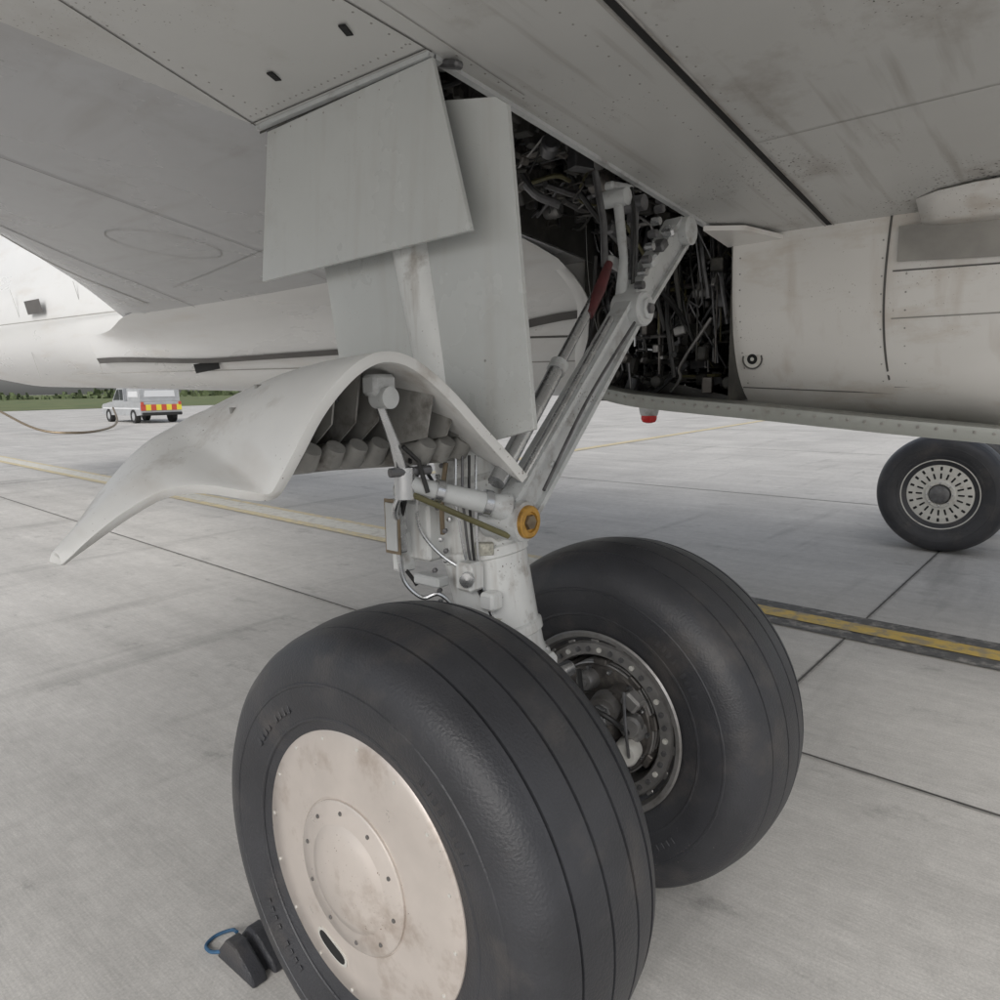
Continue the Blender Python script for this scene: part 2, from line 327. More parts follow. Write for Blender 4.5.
# ---------------------------------------------------------------- leg
A0=V((.485,.01,zc));A1=V((.455,.085,.86));A2=V((.425,.195,1.42));A3=V((.41,.38,2.62))
ax=(A2-A1).normalized()
b=B()
b.tube([(.1,0,zc),(.88,0,zc)],.058,legm,28)
b.tube([A0+V((0,0,-.09)),A0+V((0,0,.05)),A1],[.085,.10,.088],legm,32)
b.tube([A1-ax*.12,A1],.075,steel,32)
b.rev(A1,ax,[(0,.0855),(0,.126),(.012,.132),(.03,.132),(.04,.122),(.06,.118),(.10,.118),(.105,.125),(.13,.125),(.136,.117),(.34,.122),(.345,.128),(.37,.128),(.376,.120),(.56,.120),(.58,.095),(1.6,.085)],legm,n=48)
for i in range(12):
    a=2*math.pi*i/12;u=ax.cross(V((1,0,0))).normalized();w=ax.cross(u)
    b.rev(A1+ax*.03+(u*math.cos(a)+w*math.sin(a))*.122,ax,[(0,.008),(.012,.008),(.013,.0002)],steel,n=6)
b.make("shock_strut",gear)
b=B()
b.tube([A1+V((-.06,-.14,.0)),A1+V((.10,-.15,.0))],.024,steel,18)
b.box(A1+V((.02,-.115,.02)),(.06,.07,.09),legm,None,.012)
b.tube([A1+V((.02,-.16,.01)),(.50,-.17,.72),(.50,-.10,.62)],[.026,.022,.026],staym,14)
O=V((-.03,.06,.02))
b.box(O+V((.33,.20,1.26)),(.07,.10,.17),legm,None,.008)
b.box(O+V((.29,.25,1.20)),(.05,.05,.12),legm,None,.006)
b.box(O+V((.29,.14,1.13)),(.05,.10,.03),staym,None,.006)
b.box((.30,.09,1.17),(.06,.06,.08),legm,None,.008)
b.box((.33,.04,1.10),(.05,.05,.05),legm,None,.008)
b.rev((.27,.07,1.17),(-1,-.6,0),[(0,.02),(.02,.02),(.022,.0003)],steel,n=16)
b.box((.22,.29,1.30),(.03,.055,.15),steel,None,.004)
b.box((.204,.29,1.30),(.004,.060,.155),brassm)
b.box((.200,.29,1.30),(.004,.044,.135),staym)
b.box((.24,.26,1.40),(.06,.07,.03),staym,None,.005)
b.tube([(.22,.29,1.23),(.23,.28,1.14),(.26,.24,1.09),(.29,.20,1.10),(.33,.17,1.05)],.0065,steel,8,smooth=6)
b.tube([(.24,.22,1.45),(.22,.25,1.38),(.23,.30,1.22),(.27,.27,1.12)],.006,hose,8,smooth=6)
b.tube([(.25,.18,1.50),(.22,.20,1.40),(.24,.22,1.30),(.28,.18,1.22),(.33,.10,1.16)],.005,steel,8,smooth=6)
b.tube([(.28,.15,1.48),(.27,.16,1.38),(.28,.17,1.28)],.007,brassm,8,smooth=4)
for i in range(14):
    z=1.08+.030*i;b.rev((.285+.02*random.random(),.16+.05*random.random(),z),(-1,-.4,0),[(0,.007),(.012,.007),(.013,.0002)],[steel,darkst][i%2],n=6)
for i in range(4):
    b.tube([(.325-.012*i,.08+.014*i,1.50),(.31-.01*i,.07+.014*i,1.36),(.325,.07+.012*i,1.15),(.37,.03,.98),(.41,-.03,.88)],.004,[steel,hose,darkst][i%3],6,smooth=5)
plate_m=M("data_plate",(.45,.44,.38),.4,metal=.5,var=.4,scale=80)
b.box((.345,.075,1.24),(.03,.05,.035),plate_m,Matrix.Rotation(.9,3,'Z'),.002)
b.box((.36,.05,1.03),(.02,.04,.025),plate_m,Matrix.Rotation(.9,3,'Z'),.002)
b.make("strut_brackets_and_lines",gear)
# side stay
b=B()
P=V((.37,-.02,1.325));Q=V((1.13,.06,1.935));T_=V((1.64,.14,2.275))
b.rev(P+V((0,.09,0)),(0,-1,0),[(0,.056),(.11,.056),(.125,.054),(.128,.044)],staym,n=36)
b.rev(P+V((0,.09,0)),(0,-1,0),[(.128,.045),(.138,.044),(.141,.040),(.141,.028),(.135,.026),(.135,.0003)],orange,n=36)
b.rev(P+V((0,.09,0)),(0,-1,0),[(.136,.022),(.144,.020),(.145,.0003)],brassm,n=6)
b.box(P+V((.06,.10,-.01)),(.14,.10,.12),legm,None,.02)
def beam(p,q,w0,w1,th,m):
    d=(q-p).normalized();yy=V((0,1,0));yy=(yy-d*yy.dot(d)).normalized();w=d.cross(yy).normalized()
    b.plate([p-w*w0,q-w*w1,q+w*w1,p+w*w0],yy*th,m)
    for sg in(-1,1):
        e0=p+w*sg*w0*.88;e1=q+w*sg*w1*.88
        b.plate([e0-w*.008-yy*.016,e1-w*.008-yy*.016,e1+w*.008-yy*.016,e0+w*.008-yy*.016],yy*(th+.032),m)
d=(Q-P).normalized()
beam(P+d*.02,Q,.056,.050,.03,staym)
b.rev(Q+V((0,.06,0)),(0,-1,0),[(0,.058),(.10,.058),(.108,.052),(.108,.034),(.118,.034),(.120,.028),(.120,.0003)],staym,n=32)
b.rev(Q+V((0,.06,0)),(0,-1,0),[(.1195,.020),(.130,.018),(.131,.0003)],darkst,n=6)
beam(Q,T_,.054,.060,.035,staym)
b.rev(T_+V((0,.06,0)),(0,-1,0),[(0,.055),(.1,.055),(.105,.045),(.105,.0003)],staym,n=28)
for k in range(3):
    b.box(Q.lerp(T_,.30+.2*k)+V((-.02,-.01,.075)),(.05,.05,.035),[staym,darkst,steel][k],Matrix.Rotation(-.6,3,'Y'),.008)
F=V((1.20,.17,2.33));
b.tube([Q+V((.0,.05,.05)),Q+V((.03,.06,.18)),F],[.022,.015,.018],staym,14)
b.tube([Q+V((.07,.05,.07)),Q+V((.10,.06,.2)),F+V((.12,0,.02))],[.017,.014,.015],darkst,12)
b.tube([Q+V((.04,.03,.08)),Q+V((.05,.03,.28)),F+V((.06,-.02,.04))],.007,hose,8,smooth=4)
b.rev(F+V((.0,.05,.0)),(0,-1,0),[(0,.030),(.09,.030),(.095,.0003)],staym,n=20)
b.rev(F+V((.12,.05,.0)),(0,-1,0),[(0,.028),(.09,.028),(.095,.0003)],darkst,n=20)
b.box(F+V((.06,.03,.05)),(.15,.04,.03),staym,Matrix.Rotation(-.1,3,'Y'),.008)
b.box(F+V((.04,.02,-.12)),(.13,.03,.04),darkst,Matrix.Rotation(.3,3,'Y'),.008)
b.box(F+V((.03,.02,-.22)),(.11,.03,.04),staym,Matrix.Rotation(.2,3,'Y'),.008)
for k in range(7):b.rev(Q+V((.01+.022*k,.0,.08+.045*k)),(0,-1,0),[(0,.014),(.03,.014),(.031,.0003)],[darkst,steel][k%2],n=10)
p=V((.325,.01,1.43));q=V((.95,.09,1.985))
b.tube([p,p+(q-p)*.55],.024,steel,20);b.tube([p+(q-p)*.55,q],.017,steel,20)
b.tube([p+(q-p)*.53,p+(q-p)*.57],.029,staym,20)
b.tube([V((.86,.07,1.90)),V((.95,.085,1.99)),V((1.03,.10,2.08))],[.016,.020,.014],redm,14)
b.tube([V((1.02,.11,2.07)),V((1.06,.14,2.22)),V((1.1,.2,2.4))],.012,darkst,10)
b.tube([V((.40,-.01,1.425)),V((.98,.06,1.895))],.012,steel,10)
b.tube([V((.39,.03,1.40)),V((.7,.07,1.60)),V((.9,.09,1.83)),V((.98,.12,2.1))],.006,hose,8,smooth=6)
b.tube([P.lerp(Q,.12)+V((0,-.035,.0)),P.lerp(Q,.5)+V((0,-.022,.012)),P.lerp(Q,.92)+V((0,-.03,.0))],.005,darkst,8,smooth=4)
for k in range(3):
    c=P.lerp(Q,.22+.26*k);b.box(c+V((.0,-.020,.002)),(.018,.012,.018),staym,Matrix.Rotation(-.68,3,'Y'),.003)
b.make("side_stay",gear)
b=B()
h0=V((.11,.13,1.445));h1=V((.345,-.01,1.36))
b.tube([h0,h0+(h1-h0)*.15,h0+(h1-h0)*.85,h1],[.025,.022,.030,.042],staym,20)
b.rev(h0+(h1-h0)*.28,(h1-h0),[(0,.026),(0,.031),(.02,.031),(.02,.026)],steel,n=20)
b.rev(h0+(h1-h0)*.75,(h1-h0),[(0,.028),(0,.036),(.02,.036),(.02,.028)],steel,n=20)
b.rev(h0+V((0,.0,-.04)),(0,0,1),[(0,.0003),(0,.027),(.08,.027),(.085,.0003)],steel,n=20)
b.tube([h0+V((-.05,.0,.03)),h0+V((.06,-.03,.03))],.012,darkst,10)
b.tube([h0+V((-.01,-.01,-.02)),h1+V((-.02,-.02,-.07))],.008,olive,10)
b.tube([V((.02,.12,1.66)),V((.07,.12,1.55)),V((.11,.13,1.45))],[.011,.014,.015],steel,14)
b.rev((.02,.10,1.66),(0,-1,.0),[(-.02,.026),(.03,.026),(.032,.0003)],staym,n=20)
b.tube([V((.08,.10,1.54)),V((.13,.10,1.50)),V((.14,.08,1.42))],.006,hose,8)
b.tube([h0,V((.10,.16,1.38)),V((.16,.22,1.34)),V((.21,.27,1.38))],.008,steel,8,smooth=5)
b.tube([h0+V((.02,0,.05)),V((.16,.16,1.52)),V((.22,.2,1.50)),V((.27,.17,1.40))],.005,hose,8,smooth=5)
b.make("actuator_link",gear)
# ---------------------------------------------------------------- gear doors
b=B()
b.plate([(.285,.90,2.49),(.285,.165,2.505),(.245,.01,2.06),(.245,.92,2.03)],(.014,0,0),doorm)
for k in range(9):b.rev((.2845,.2+.082*k,2.478),(-1,0,0),[(0,.004),(.0015,.0035),(.002,.0002)],seam_and_shade,n=8)
b.make("upper_leg_door",gear,smooth=0,bev=.003)
b=B()
b.plate([(.335,.82,2.42),(.335,.18,2.42),(.335,-.0,2.385),(.335,-.036,2.36),(.335,-.11,1.573),(.335,.03,1.54),(.335,.2,1.56),(.335,.45,1.62),(.335,.65,1.72),(.335,.705,2.036)],(.016,0,0),doorm)
for k in range(3):b.rev((.335,.45-.2*k,1.75),(-1,0,0),[(0,.004),(.0015,.0035),(.002,.0002)],seam_and_shade,n=8)
b.make("leg_door",gear,smooth=0,bev=.003)
near=[(.36,-.06,1.44),(.30,-.05,1.50),(.22,-.03,1.58),(.15,-.01,1.655),(.08,.0,1.71),(.01,.0,1.743),(-.06,.0,1.75),(-.12,.0,1.73),(-.17,.01,1.69),(-.215,.03,1.63),(-.25,.05,1.56),(-.275,.08,1.495),(-.285,.11,1.462),(-.31,.16,1.462),(-.355,.25,1.474),(-.40,.33,1.465),(-.455,.39,1.425),(-.515,.43,1.375),(-.578,.455,1.322)]
far=[(.33,.66,1.70),(.28,.66,1.705),(.22,.655,1.71),(.15,.65,1.71),(.08,.645,1.70),(.01,.64,1.68),(-.05,.63,1.655),(-.10,.625,1.638),(-.14,.62,1.622),(-.18,.62,1.608),(-.21,.615,1.595),(-.24,.61,1.582),(-.27,.605,1.570),(-.31,.60,1.550),(-.36,.59,1.515),(-.42,.57,1.465),(-.47,.55,1.420),(-.53,.51,1.370),(-.588,.47,1.325)]
nr=resm(near,3);fr=resm(far,3)
b=B();rows=[]
for k in range(13):
    t=k/12;bul=.02*math.sin(math.pi*t);rows.append([a.lerp(c,t)+V((0,0,bul)) for a,c in zip(nr,fr)])
b.grid(rows,shellm);b.make("arch_fairing_skin",gear,smooth=60,solid=.024,bev=.004)
def shellz(x,t):
    for i in range(len(nr)-1):
        p=nr[i].lerp(fr[i],t);q=nr[i+1].lerp(fr[i+1],t)
        if q.x<=x<=p.x:
            k=(x-p.x)/(q.x-p.x+1e-9);return p.z+(q.z-p.z)*k+.02*math.sin(math.pi*t)
    return 1.5
b=B()
for i in range(8):
    x=-.185+.070*i;y0=.20 if x<.1 else .10
    b.tube([(x,y0,1.545),(x,y0+.02,1.520),(x,.60,1.475),(x+.0,.64,1.49)],[.024,.034,.036,.02],ribm,18)
    zt=shellz(x,.4)-.014
    b.plate([(x-.034,.33,1.51),(x+.034,.33,1.51),(x+.034,.36,zt),(x-.034,.36,zt)],(0,.01,0),ribm)
    b.plate([(x-.035,y0-.06,shellz(x-.035,.2)-.014),(x-.035,.36,shellz(x-.035,.5)-.014),(x-.035,.50,1.50),(x-.035,.28,1.52),(x-.035,y0-.03,1.60 if x<.15 else 1.56)],(.005,0,0),ribm)
b.plate([(-.20,.60,1.48),(.33,.60,1.48),(.33,.60,1.70),(-.10,.60,1.63),(-.20,.60,1.59)],(0,.01,0),ribm)
b.plate([(-.15,.24,1.69),(.18,.24,1.67),(.18,.24,1.645),(-.15,.24,1.665)],(0,.008,0),ribm)
b.box((.02,.11,1.69),(.07,.05,.05),staym,None,.008)
for i in range(12):b.rev((-.14+.03*i,.23,1.655),(0,-1,0),[(0,.005),(.012,.005),(.013,.0002)],darkst,n=8)
b.make("arch_fairing_stiffeners",gear,smooth=40)
# ---------------------------------------------------------------- far gear
g2=empty("airplane_landing_gear")
for x in(7.15,8.1):
    b=B();wheel_tyre(b,x);b.make("tyre",g2,smooth=30)
b=B();cx=7.15
b.rev((cx,0,zc),(-1,0,0),[(.10,.345),(.17,.355),(.19,.352),(.192,.335),(.172,.318),(.165,.295),(.168,.285),(.172,.22),(.166,.14),(.168,.132),(.175,.125)],rimlight,n=96)
b.rev((cx,0,zc),(-1,0,0),[(.175,.125),(.175,.10),(.15,.09)],rimlight,n=48)
b.rev((cx,0,zc),(-1,0,0),[(.14,.10),(.20,.085),(.21,.04),(.21,.0003)],darkst,n=32)
for i in range(20):
    a=2*math.pi*i/20;R=Matrix.Rotation(a,3,'X')
    b.box(V((cx-.169,0,zc))+R@V((0,.252,0)),(.008,.038,.022),black,R,.003)
    b.box(V((cx-.169,0,zc))+R@V((0,.180,0)),(.012,.055,.016),black,R,.003)
    b.rev(V((cx-.168,0,zc))+R@V((0,.322,0)),(-1,0,0),[(0,.006),(.012,.006),(.013,.0002)],darkst,n=6)
for i in range(8):
    R=Matrix.Rotation(2*math.pi*i/8,3,'X');b.rev(V((cx-.17,0,zc))+R@V((0,.11,0)),(-1,0,0),[(0,.01),(.02,.01),(.021,.0002)],steel,n=6)
b.make("wheel_hub",g2)
b=B();b.tube([(7.2,0,zc),(8.1,0,zc)],.06,legm,20);b.tube([(7.62,0,.5),(7.62,.05,1.0),(7.64,.2,2.4)],[.09,.09,.11],legm,24);b.make("shock_strut",g2)
# ---------------------------------------------------------------- aircraft : wing
plane=empty("airplane")
zw=lambda x,y:2.55-.1*x-.10*ss(1.0,2.25,x)*ss(1.0,2.2,y)
def LE(x):
    if x<.23:return 3.45+(x-.23)*.6
    return 3.45+(x-.23)*1.36
YA=-1.9
xs=[-2.8,-2.2,-1.5,-1,-.7,-.4,-.1,.1,.3,.5,.7,.9,1.1,1.3,1.5,1.7,1.85,2.0,2.1,2.2,2.27]
YB0,YB1,XB=.17,.96,.30
for nm,mt,rng in (("wing_flap_underside",wingm,'aft'),("wing_mid_underside",wingmid,'mid'),("wing_forward_underside",wingfwd,'fwd')):
    b=B();rows=[]
    for x in xs:
        if rng=='aft':ys=[YA+(YB0-YA)*i/14 for i in range(15)]
        elif rng=='mid':
            if x>XB+1e-6:continue
            ys=[YB0+(YB1-YB0)*i/4 for i in range(5)]
        else:
            le=LE(x);ys=[YB1+(le-YB1)*i/24 for i in range(25)]
        row=[]
        for i,y in enumerate(ys):
            z=zw(x,y)
            if rng=='fwd':
                t=(y-YB1)/(LE(x)-YB1)
                z-=.05*math.sin(math.pi*min(1,t*.9))*(1-ss(1,2,x))
                if t>.86:z+=.07*((t-.86)/.14)**2
            row.append(V((x,y,z)))
        rows.append(row)
    b.grid(rows,mt);b.make(nm,plane,smooth=60)
b=B();rows=[]
for x in xs:
    le=LE(x);row=[]
    for i in range(21):
        t=i/20;y=YA+(le-YA)*t;row.append(V((x,y,zw(x,min(y,2) if t<1 else y)+.07*(t>=1)+(.03+.5*math.sin(math.pi*min(1,t*.97+.03))**.7 if t<1 else .004))))
    rows.append(row)
b.grid(rows,wingm);b.make("wing_upper_surface",plane,smooth=60)
dn=V((-.1,0,-1)).normalized()
def wp(x,y,o=.002):return V((x,y,zw(x,y)-o-.0))
grime=M("seam_grime",(.30,.27,.24),.55,var=.3,scale=9,col2=(.50,.49,.47),fac2=.95,scale2=6,thr=.42)
b=B()
def wseam(p,q,w,m,o=.002,k=14):
    for i in range(k):
        a=wp(p[0]+(q[0]-p[0])*i/k,p[1]+(q[1]-p[1])*i/k,o);c=wp(p[0]+(q[0]-p[0])*(i+1)/k,p[1]+(q[1]-p[1])*(i+1)/k,o)
        b.strip(a,c,w,dn,m)
wseam((-2.7,-.400),(2.2,-.252),.022,black,.003);wseam((-2.7,-.380),(2.2,-.235),.008,seam_and_shade,.005);wseam((-2.7,-.418),(2.2,-.269),.006,grime,.005)
wseam((-2.7,.255),(.29,.168),.005,seam)
wseam((-2.7,-.09),(.28,.955),.005,seam)
wseam((.27,.168),(.265,.955),.005,seam)
wseam((-2.7,.09),(.6,.115),.003,seam_and_shade,.0015)
wseam((1.2,-1.9),(1.25,-.3),.003,seam_and_shade)
for (x,y) in((.10,.27),(.13,.62)):b.box(wp(x,y,.003),(.05,.018,.004),black,Matrix.Rotation(.5,3,'Z'))
def rv(x,y,r=.0032):b.rev(wp(x,y,0),dn,[(0,r),(.001,r*.9),(.0012,.0002)],seam_and_shade,n=8)
for i in range(60):
    x=-1.2+3.3*i/60;rv(x,-.20+.028*x);rv(x,.13 if x>.3 else .2);rv(x,-.36+.028*x)
for i in range(26):rv(.235,.19+.03*i);rv(-.8+1.1*i/26,.60+.9*.25*i/26+.04)
b.make("wing_panel_seams",plane,smooth=0)
b=B()
def zf(x,y):
    t=(y-YB1)/(LE(x)-YB1);z=zw(x,y)-.05*math.sin(math.pi*min(1,t*.9))*(1-ss(1,2,x))
    if t>.86:z+=.07*((t-.86)/.14)**2
    return z
def fs_(p,q,w,m,k=24,curve=0):
    P_=[]
    for i in range(k+1):
        t=i/k;x=p[0]+(q[0]-p[0])*t;y=p[1]+(q[1]-p[1])*t+curve*math.sin(math.pi*t);P_.append(V((x,y,zf(x,y)-.004)))
    for a,c in zip(P_[:-1],P_[1:]):b.strip(a,c,w,dn,m)
fs_((-1.5,1.5),(2.0,2.5),.004,seam);fs_((-.6,2.3),(1.9,4.2),.006,seam,curve=.15);fs_((-.4,2.65),(1.5,4.4),.014,seam_and_shade,curve=.2)
fs_((.9,1.0),(1.3,3.6),.004,seam_and_shade)
P_=[V((.75+.28*math.cos(a),2.55+.22*math.sin(a),0)) for a in [i*math.pi/16 for i in range(33)]]
P_=[V((p.x,p.y,zf(p.x,p.y)-.004)) for p in P_]
for a,c in zip(P_[:-1],P_[1:]):b.strip(a,c,.004,dn,seam_and_shade)
b.make("wing_forward_seams",plane,smooth=0)
b=B()
b.plate([wp(.3,YB0,.0),wp(2.2,YB0,.0),wp(2.2,YB0+.022,.0),wp(.3,YB0+.022,.0)],(0,0,-.012),staym)
b.plate([wp(.28,YB0,.001),wp(.28,YB1,.001),wp(.305,YB1,.001),wp(.305,YB0,.001)],(0,0,-.012),staym)
for i in range(7):b.rev((.31,.2+.11*i,2.50),(0,1,0),[(0,.014),(.06,.014),(.061,.0002)],darkst,n=10)
b.box((.345,.16,2.505),(.03,.08,.02),darkst,Matrix.Rotation(.3,3,'X'),.006)
b.plate([(1.92,.18,2.345),(2.21,.19,2.315),(2.21,-.06,2.318),(2.0,.03,2.338)],(0,0,-.02),whitea)
b.make("bay_rim",plane,smooth=0)
# ---------------------------------------------------------------- bay interior
b=B()
XO=3.4;ZT=3.02;ZF=1.60
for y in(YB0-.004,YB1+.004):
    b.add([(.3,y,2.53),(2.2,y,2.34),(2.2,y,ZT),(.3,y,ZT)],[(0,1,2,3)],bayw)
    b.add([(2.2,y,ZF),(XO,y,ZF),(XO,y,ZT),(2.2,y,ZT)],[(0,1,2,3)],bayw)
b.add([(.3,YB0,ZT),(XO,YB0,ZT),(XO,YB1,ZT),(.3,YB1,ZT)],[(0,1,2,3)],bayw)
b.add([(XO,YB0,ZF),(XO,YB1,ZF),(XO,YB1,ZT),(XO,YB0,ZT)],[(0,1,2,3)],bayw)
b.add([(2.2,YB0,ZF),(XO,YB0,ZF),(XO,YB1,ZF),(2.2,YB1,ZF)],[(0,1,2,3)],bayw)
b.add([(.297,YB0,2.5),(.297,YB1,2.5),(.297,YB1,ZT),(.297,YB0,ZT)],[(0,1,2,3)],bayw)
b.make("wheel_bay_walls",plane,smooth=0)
b=B();mm=[darkst,darkst,hose,hose,bayw,brakem,rimm,darkst,hose,bayw,brakem,olive,bayw,rimm,steel]
def cl(v):
    lo=1.64 if v.x>2.25 else 2.46
    return V((max(.5,min(3.36,v.x)),max(.2,min(.94,v.y)),max(lo,min(2.99,v.z))))
def inbay(front=False):
    r=random.random()
    if front:
        if r<.5:return V((random.uniform(.7,2.2),random.uniform(.35,.93),random.uniform(2.48,2.72)))
        return V((random.uniform(2.27,2.65),random.uniform(.22,.93),random.uniform(1.68,2.7)))
    if r<.45:return V((random.uniform(.6,2.3),random.uniform(.3,.93),random.uniform(2.55,2.98)))
    return V((random.uniform(2.3,3.3),random.uniform(.25,.93),random.uniform(1.66,2.95)))
for i in range(620):
    fr_=i%2==0
    p=inbay(fr_);d=random.choice([V((1,0,0)),V((0,1,0)),V((0,0,1)),V((0,0,1)),V((.7,0,.7)),V((-.5,.3,.8)),V((.2,.6,-.7))])
    l=random.uniform(.08,.45);q=p+d*l;e=random.choice([V((1,0,0)),V((0,0,1)),V((0,-1,0)),V((0,0,-1)),V((0,1,0))])*random.uniform(.05,.25)
    b.tube([cl(p),cl(q),cl(q+e)+V((.003,.002,.001)),cl(q+e+d*.1)+V((.006,.004,.003))],random.choice([.003,.004,.005,.007,.009,.014]),random.choice(mm),6,smooth=4)
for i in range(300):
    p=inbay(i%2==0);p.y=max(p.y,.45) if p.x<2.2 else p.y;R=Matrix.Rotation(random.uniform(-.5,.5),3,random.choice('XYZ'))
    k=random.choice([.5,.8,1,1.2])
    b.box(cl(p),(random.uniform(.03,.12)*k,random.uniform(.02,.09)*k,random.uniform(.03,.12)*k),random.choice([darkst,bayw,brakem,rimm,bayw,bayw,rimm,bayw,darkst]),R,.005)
for i in range(110):
    p=cl(inbay(i%2==0));k=random.uniform(.35,1);b.rev(p,random.choice([(0,-1,0),(-1,0,0),(0,0,1),(-.6,-.6,.2)]),[(0,.0003),(0,.04*k),(.02*k,.042*k),(.07*k,.042*k),(.08*k,.03*k),(.081*k,.0003)],random.choice([darkst,rimm,bayw,bayw,brakem]),n=14)
for x in (.9,1.3,1.7,2.1,2.5,2.9):
    b.box((x,.93,2.75 if x<2.2 else 2.3),(.025,.05,.5 if x<2.2 else 1.35),rimm)
for z in (1.85,2.15,2.45):b.box((2.85,.92,z),(1.0,.04,.02),rimm)
b.tube([(1.25,.75,2.98),(1.22,.72,2.7),(1.25,.6,2.45),(1.32,.5,2.38)],.018,darkst,10,smooth=5)
b.tube([(1.55,.75,2.9),(1.6,.6,2.5),(2.0,.5,2.2),(2.3,.45,2.0),(2.4,.4,1.8)],.012,hose,10,smooth=5)
for k in range(16):
    y=.24+.044*k;x=2.30+.06*random.random()
    z0=random.uniform(1.66,2.1);z1=random.uniform(2.2,2.7)
    b.tube([(x,y,z0),(x-.03,y+.03,(z0+z1)/2),(x+.05,y+random.uniform(-.1,.1),z1)],random.choice([.005,.008,.012]),random.choice([hose,darkst,darkst,bayw,hose]),7,smooth=5)
b.make("wheel_bay_equipment",plane)
# ---------------------------------------------------------------- fuselage
CX=3.575;HW=1.37
def sec(y,zb,zc_,zt,n,hw,cx=CX,k=72):
    pts=[]
    for i in range(k+1):
        a=-math.pi/2-2*math.pi*i/k
        c=math.cos(a);s_=math.sin(a)
        nn=n if s_<0 else 2.2
        x=cx+math.copysign(abs(c)**(2/nn),c)*hw
        z=zc_+math.copysign(abs(s_)**(2/nn),s_)*((zc_-zb) if s_<0 else (zt-zc_))
        pts.append(V((x,y,z)))
    return pts
def skinx(z,zb,zc_,n,hw=HW):
    return CX-hw*max(0,1-(abs(z-zc_)/abs(zc_-zb))**n)**(1/n)
b=B();rows=[]
for y,zb,hw in((YB0,1.47,HW),(-.3,1.47,HW),(-1,1.45,HW),(-2,1.45,HW),(-3.2,1.5,HW-.03),(-4.5,1.7,HW-.1),(-6,2.0,HW-.2)):
    rows.append(sec(y,zb,2.6,5.0,4.5,hw))
b.grid(rows,whitea);b.make("fuselage_aft",plane,smooth=60)
b=B();rows=[]
for y,zb,hw,zt in((YB1,1.60,HW,5.0),(2,1.61,HW,5),(3.5,1.63,HW,5),(5,1.66,HW-.01,5),(7,1.70,HW-.03,5),(9,1.74,HW-.06,5),(12,1.80,HW-.12,4.9),(14,1.95,1.0,4.6),(16,2.2,.6,4.0),(17,2.6,.12,3.2)):
    rows.append(sec(y,zb,2.75,zt,3.4 if y<9 else 2.6,hw))
b.grid(rows,white);b.make("fuselage_forward",plane,smooth=60)
b=B();rows=[]
for y in(YB0,YB1):
    s=sec(y,1.50 if y==YB0 else 1.6,2.6 if y==YB0 else 2.75,5.0,4.5 if y==YB0 else 3.4,HW)
    rows.append([p for i,p in enumerate(s) if i>=26])
b.grid(rows,white)
rows=[]
for y in(YB0,YB1):
    s=sec(y,1.47 if y==YB0 else 1.6,2.6 if y==YB0 else 2.75,5.0,4.5 if y==YB0 else 3.4,HW)
    rows.append([p for i,p in enumerate(s) if i<=8])
b.grid(rows,white)
b.make("fuselage_centre",plane,smooth=60)
lip=[(2.34,1.12,1.72),(2.20,.98,1.690),(2.06,.80,1.648),(2.00,.60,1.612),(2.01,.40,1.588),(2.05,.2,1.568),(2.10,0,1.548),(2.14,-.25,1.522),(2.2,-.5,1.495),(2.28,-.75,1.468),(2.40,-1.0,1.44)]
lp=resm(lip,4);b=B()
rows=[[p+V((.06,0,.040)) for p in lp],[p+V((.0,0,.028)) for p in lp],[p+V((-.006,0,-.0)) for p in lp],[p+V((.012,0,-.026)) for p in lp],[p+V((.35,0,-.05)) for p in lp],[p+V((.9,0,-.08)) for p in lp]]
b.grid(rows,lipm)
for i,p in enumerate(lp):
    b.rev(p+V((-.006,0,.010)),(-1,-.1,0),[(0,.0026),(.004,.0024),(.005,.0002)],seam_and_shade,n=6)
b.make("belly_door_lip",plane,smooth=50,solid=.010)
b=B()
sx=lambda z:skinx(z,1.47,2.6,4.5)
def fseam(pts,w,m,o=.003):
    for (y0,z0),(y1,z1) in zip(pts[:-1],pts[1:]):
        a=V((sx(z0)-o,y0,z0));c=V((sx(z1)-o,y1,z1));d=(c-a).normalized();n1=V((-1,0,-.25)).normalized();t=d.cross(n1)*w/2
        b.add([a-t,c-t,c+t,a+t],[(0,1,2,3)],m)
fseam([(-.49+.018*math.sin((z-1.6)*4),z) for z in [2.33-.04*i for i in range(19)]],.009,seam)
fseam([(-.5,2.115),(-1.0,2.10),(-2.2,2.10)],.006,seam)
fseam([(-.5,1.93),(-1.0,1.925),(-2.2,1.92)],.005,seam_and_shade)
fseam([(-.5,1.655),(-1.0,1.64),(-2.2,1.63)],.006,seam)
fseam([(.16,1.66),(-.2,1.64),(-.49,1.625)],.005,seam)
fseam([(.165,2.33),(.165,1.65)],.010,staym)
c=V((sx(1.79)-.003,.085,1.79));nn=(-1,0,-.15)
for r0,r1,m,o in((.040,.048,seam,.0),(.024,.040,rimlight,.001),(.0003,.024,black,.002),(.0003,.009,rimlight,.003)):
    b.rev(c,nn,[(o,r0),(o+.001,r1)],m,n=32)
for i in range(9):
    z=1.68+.07*i
    for y in(.13,-.46,-.55):b.rev((sx(z),y,z),(-1,0,0),[(0,.0038),(.002,.0035),(.003,.0002)],seam_and_shade,n=8)
b.make("belly_panel_details",plane,smooth=0)
b=B()
b.plate([(2.19,-.52,2.28),(2.19,-2.4,2.28),(2.19,-2.4,2.13),(2.19,-.85,2.13),(2.19,-.52,2.15)],(-.004,0,0),seam_and_shade)  # flat grey band: shadow under the fillet painted as colour, not a recess
rows=[]
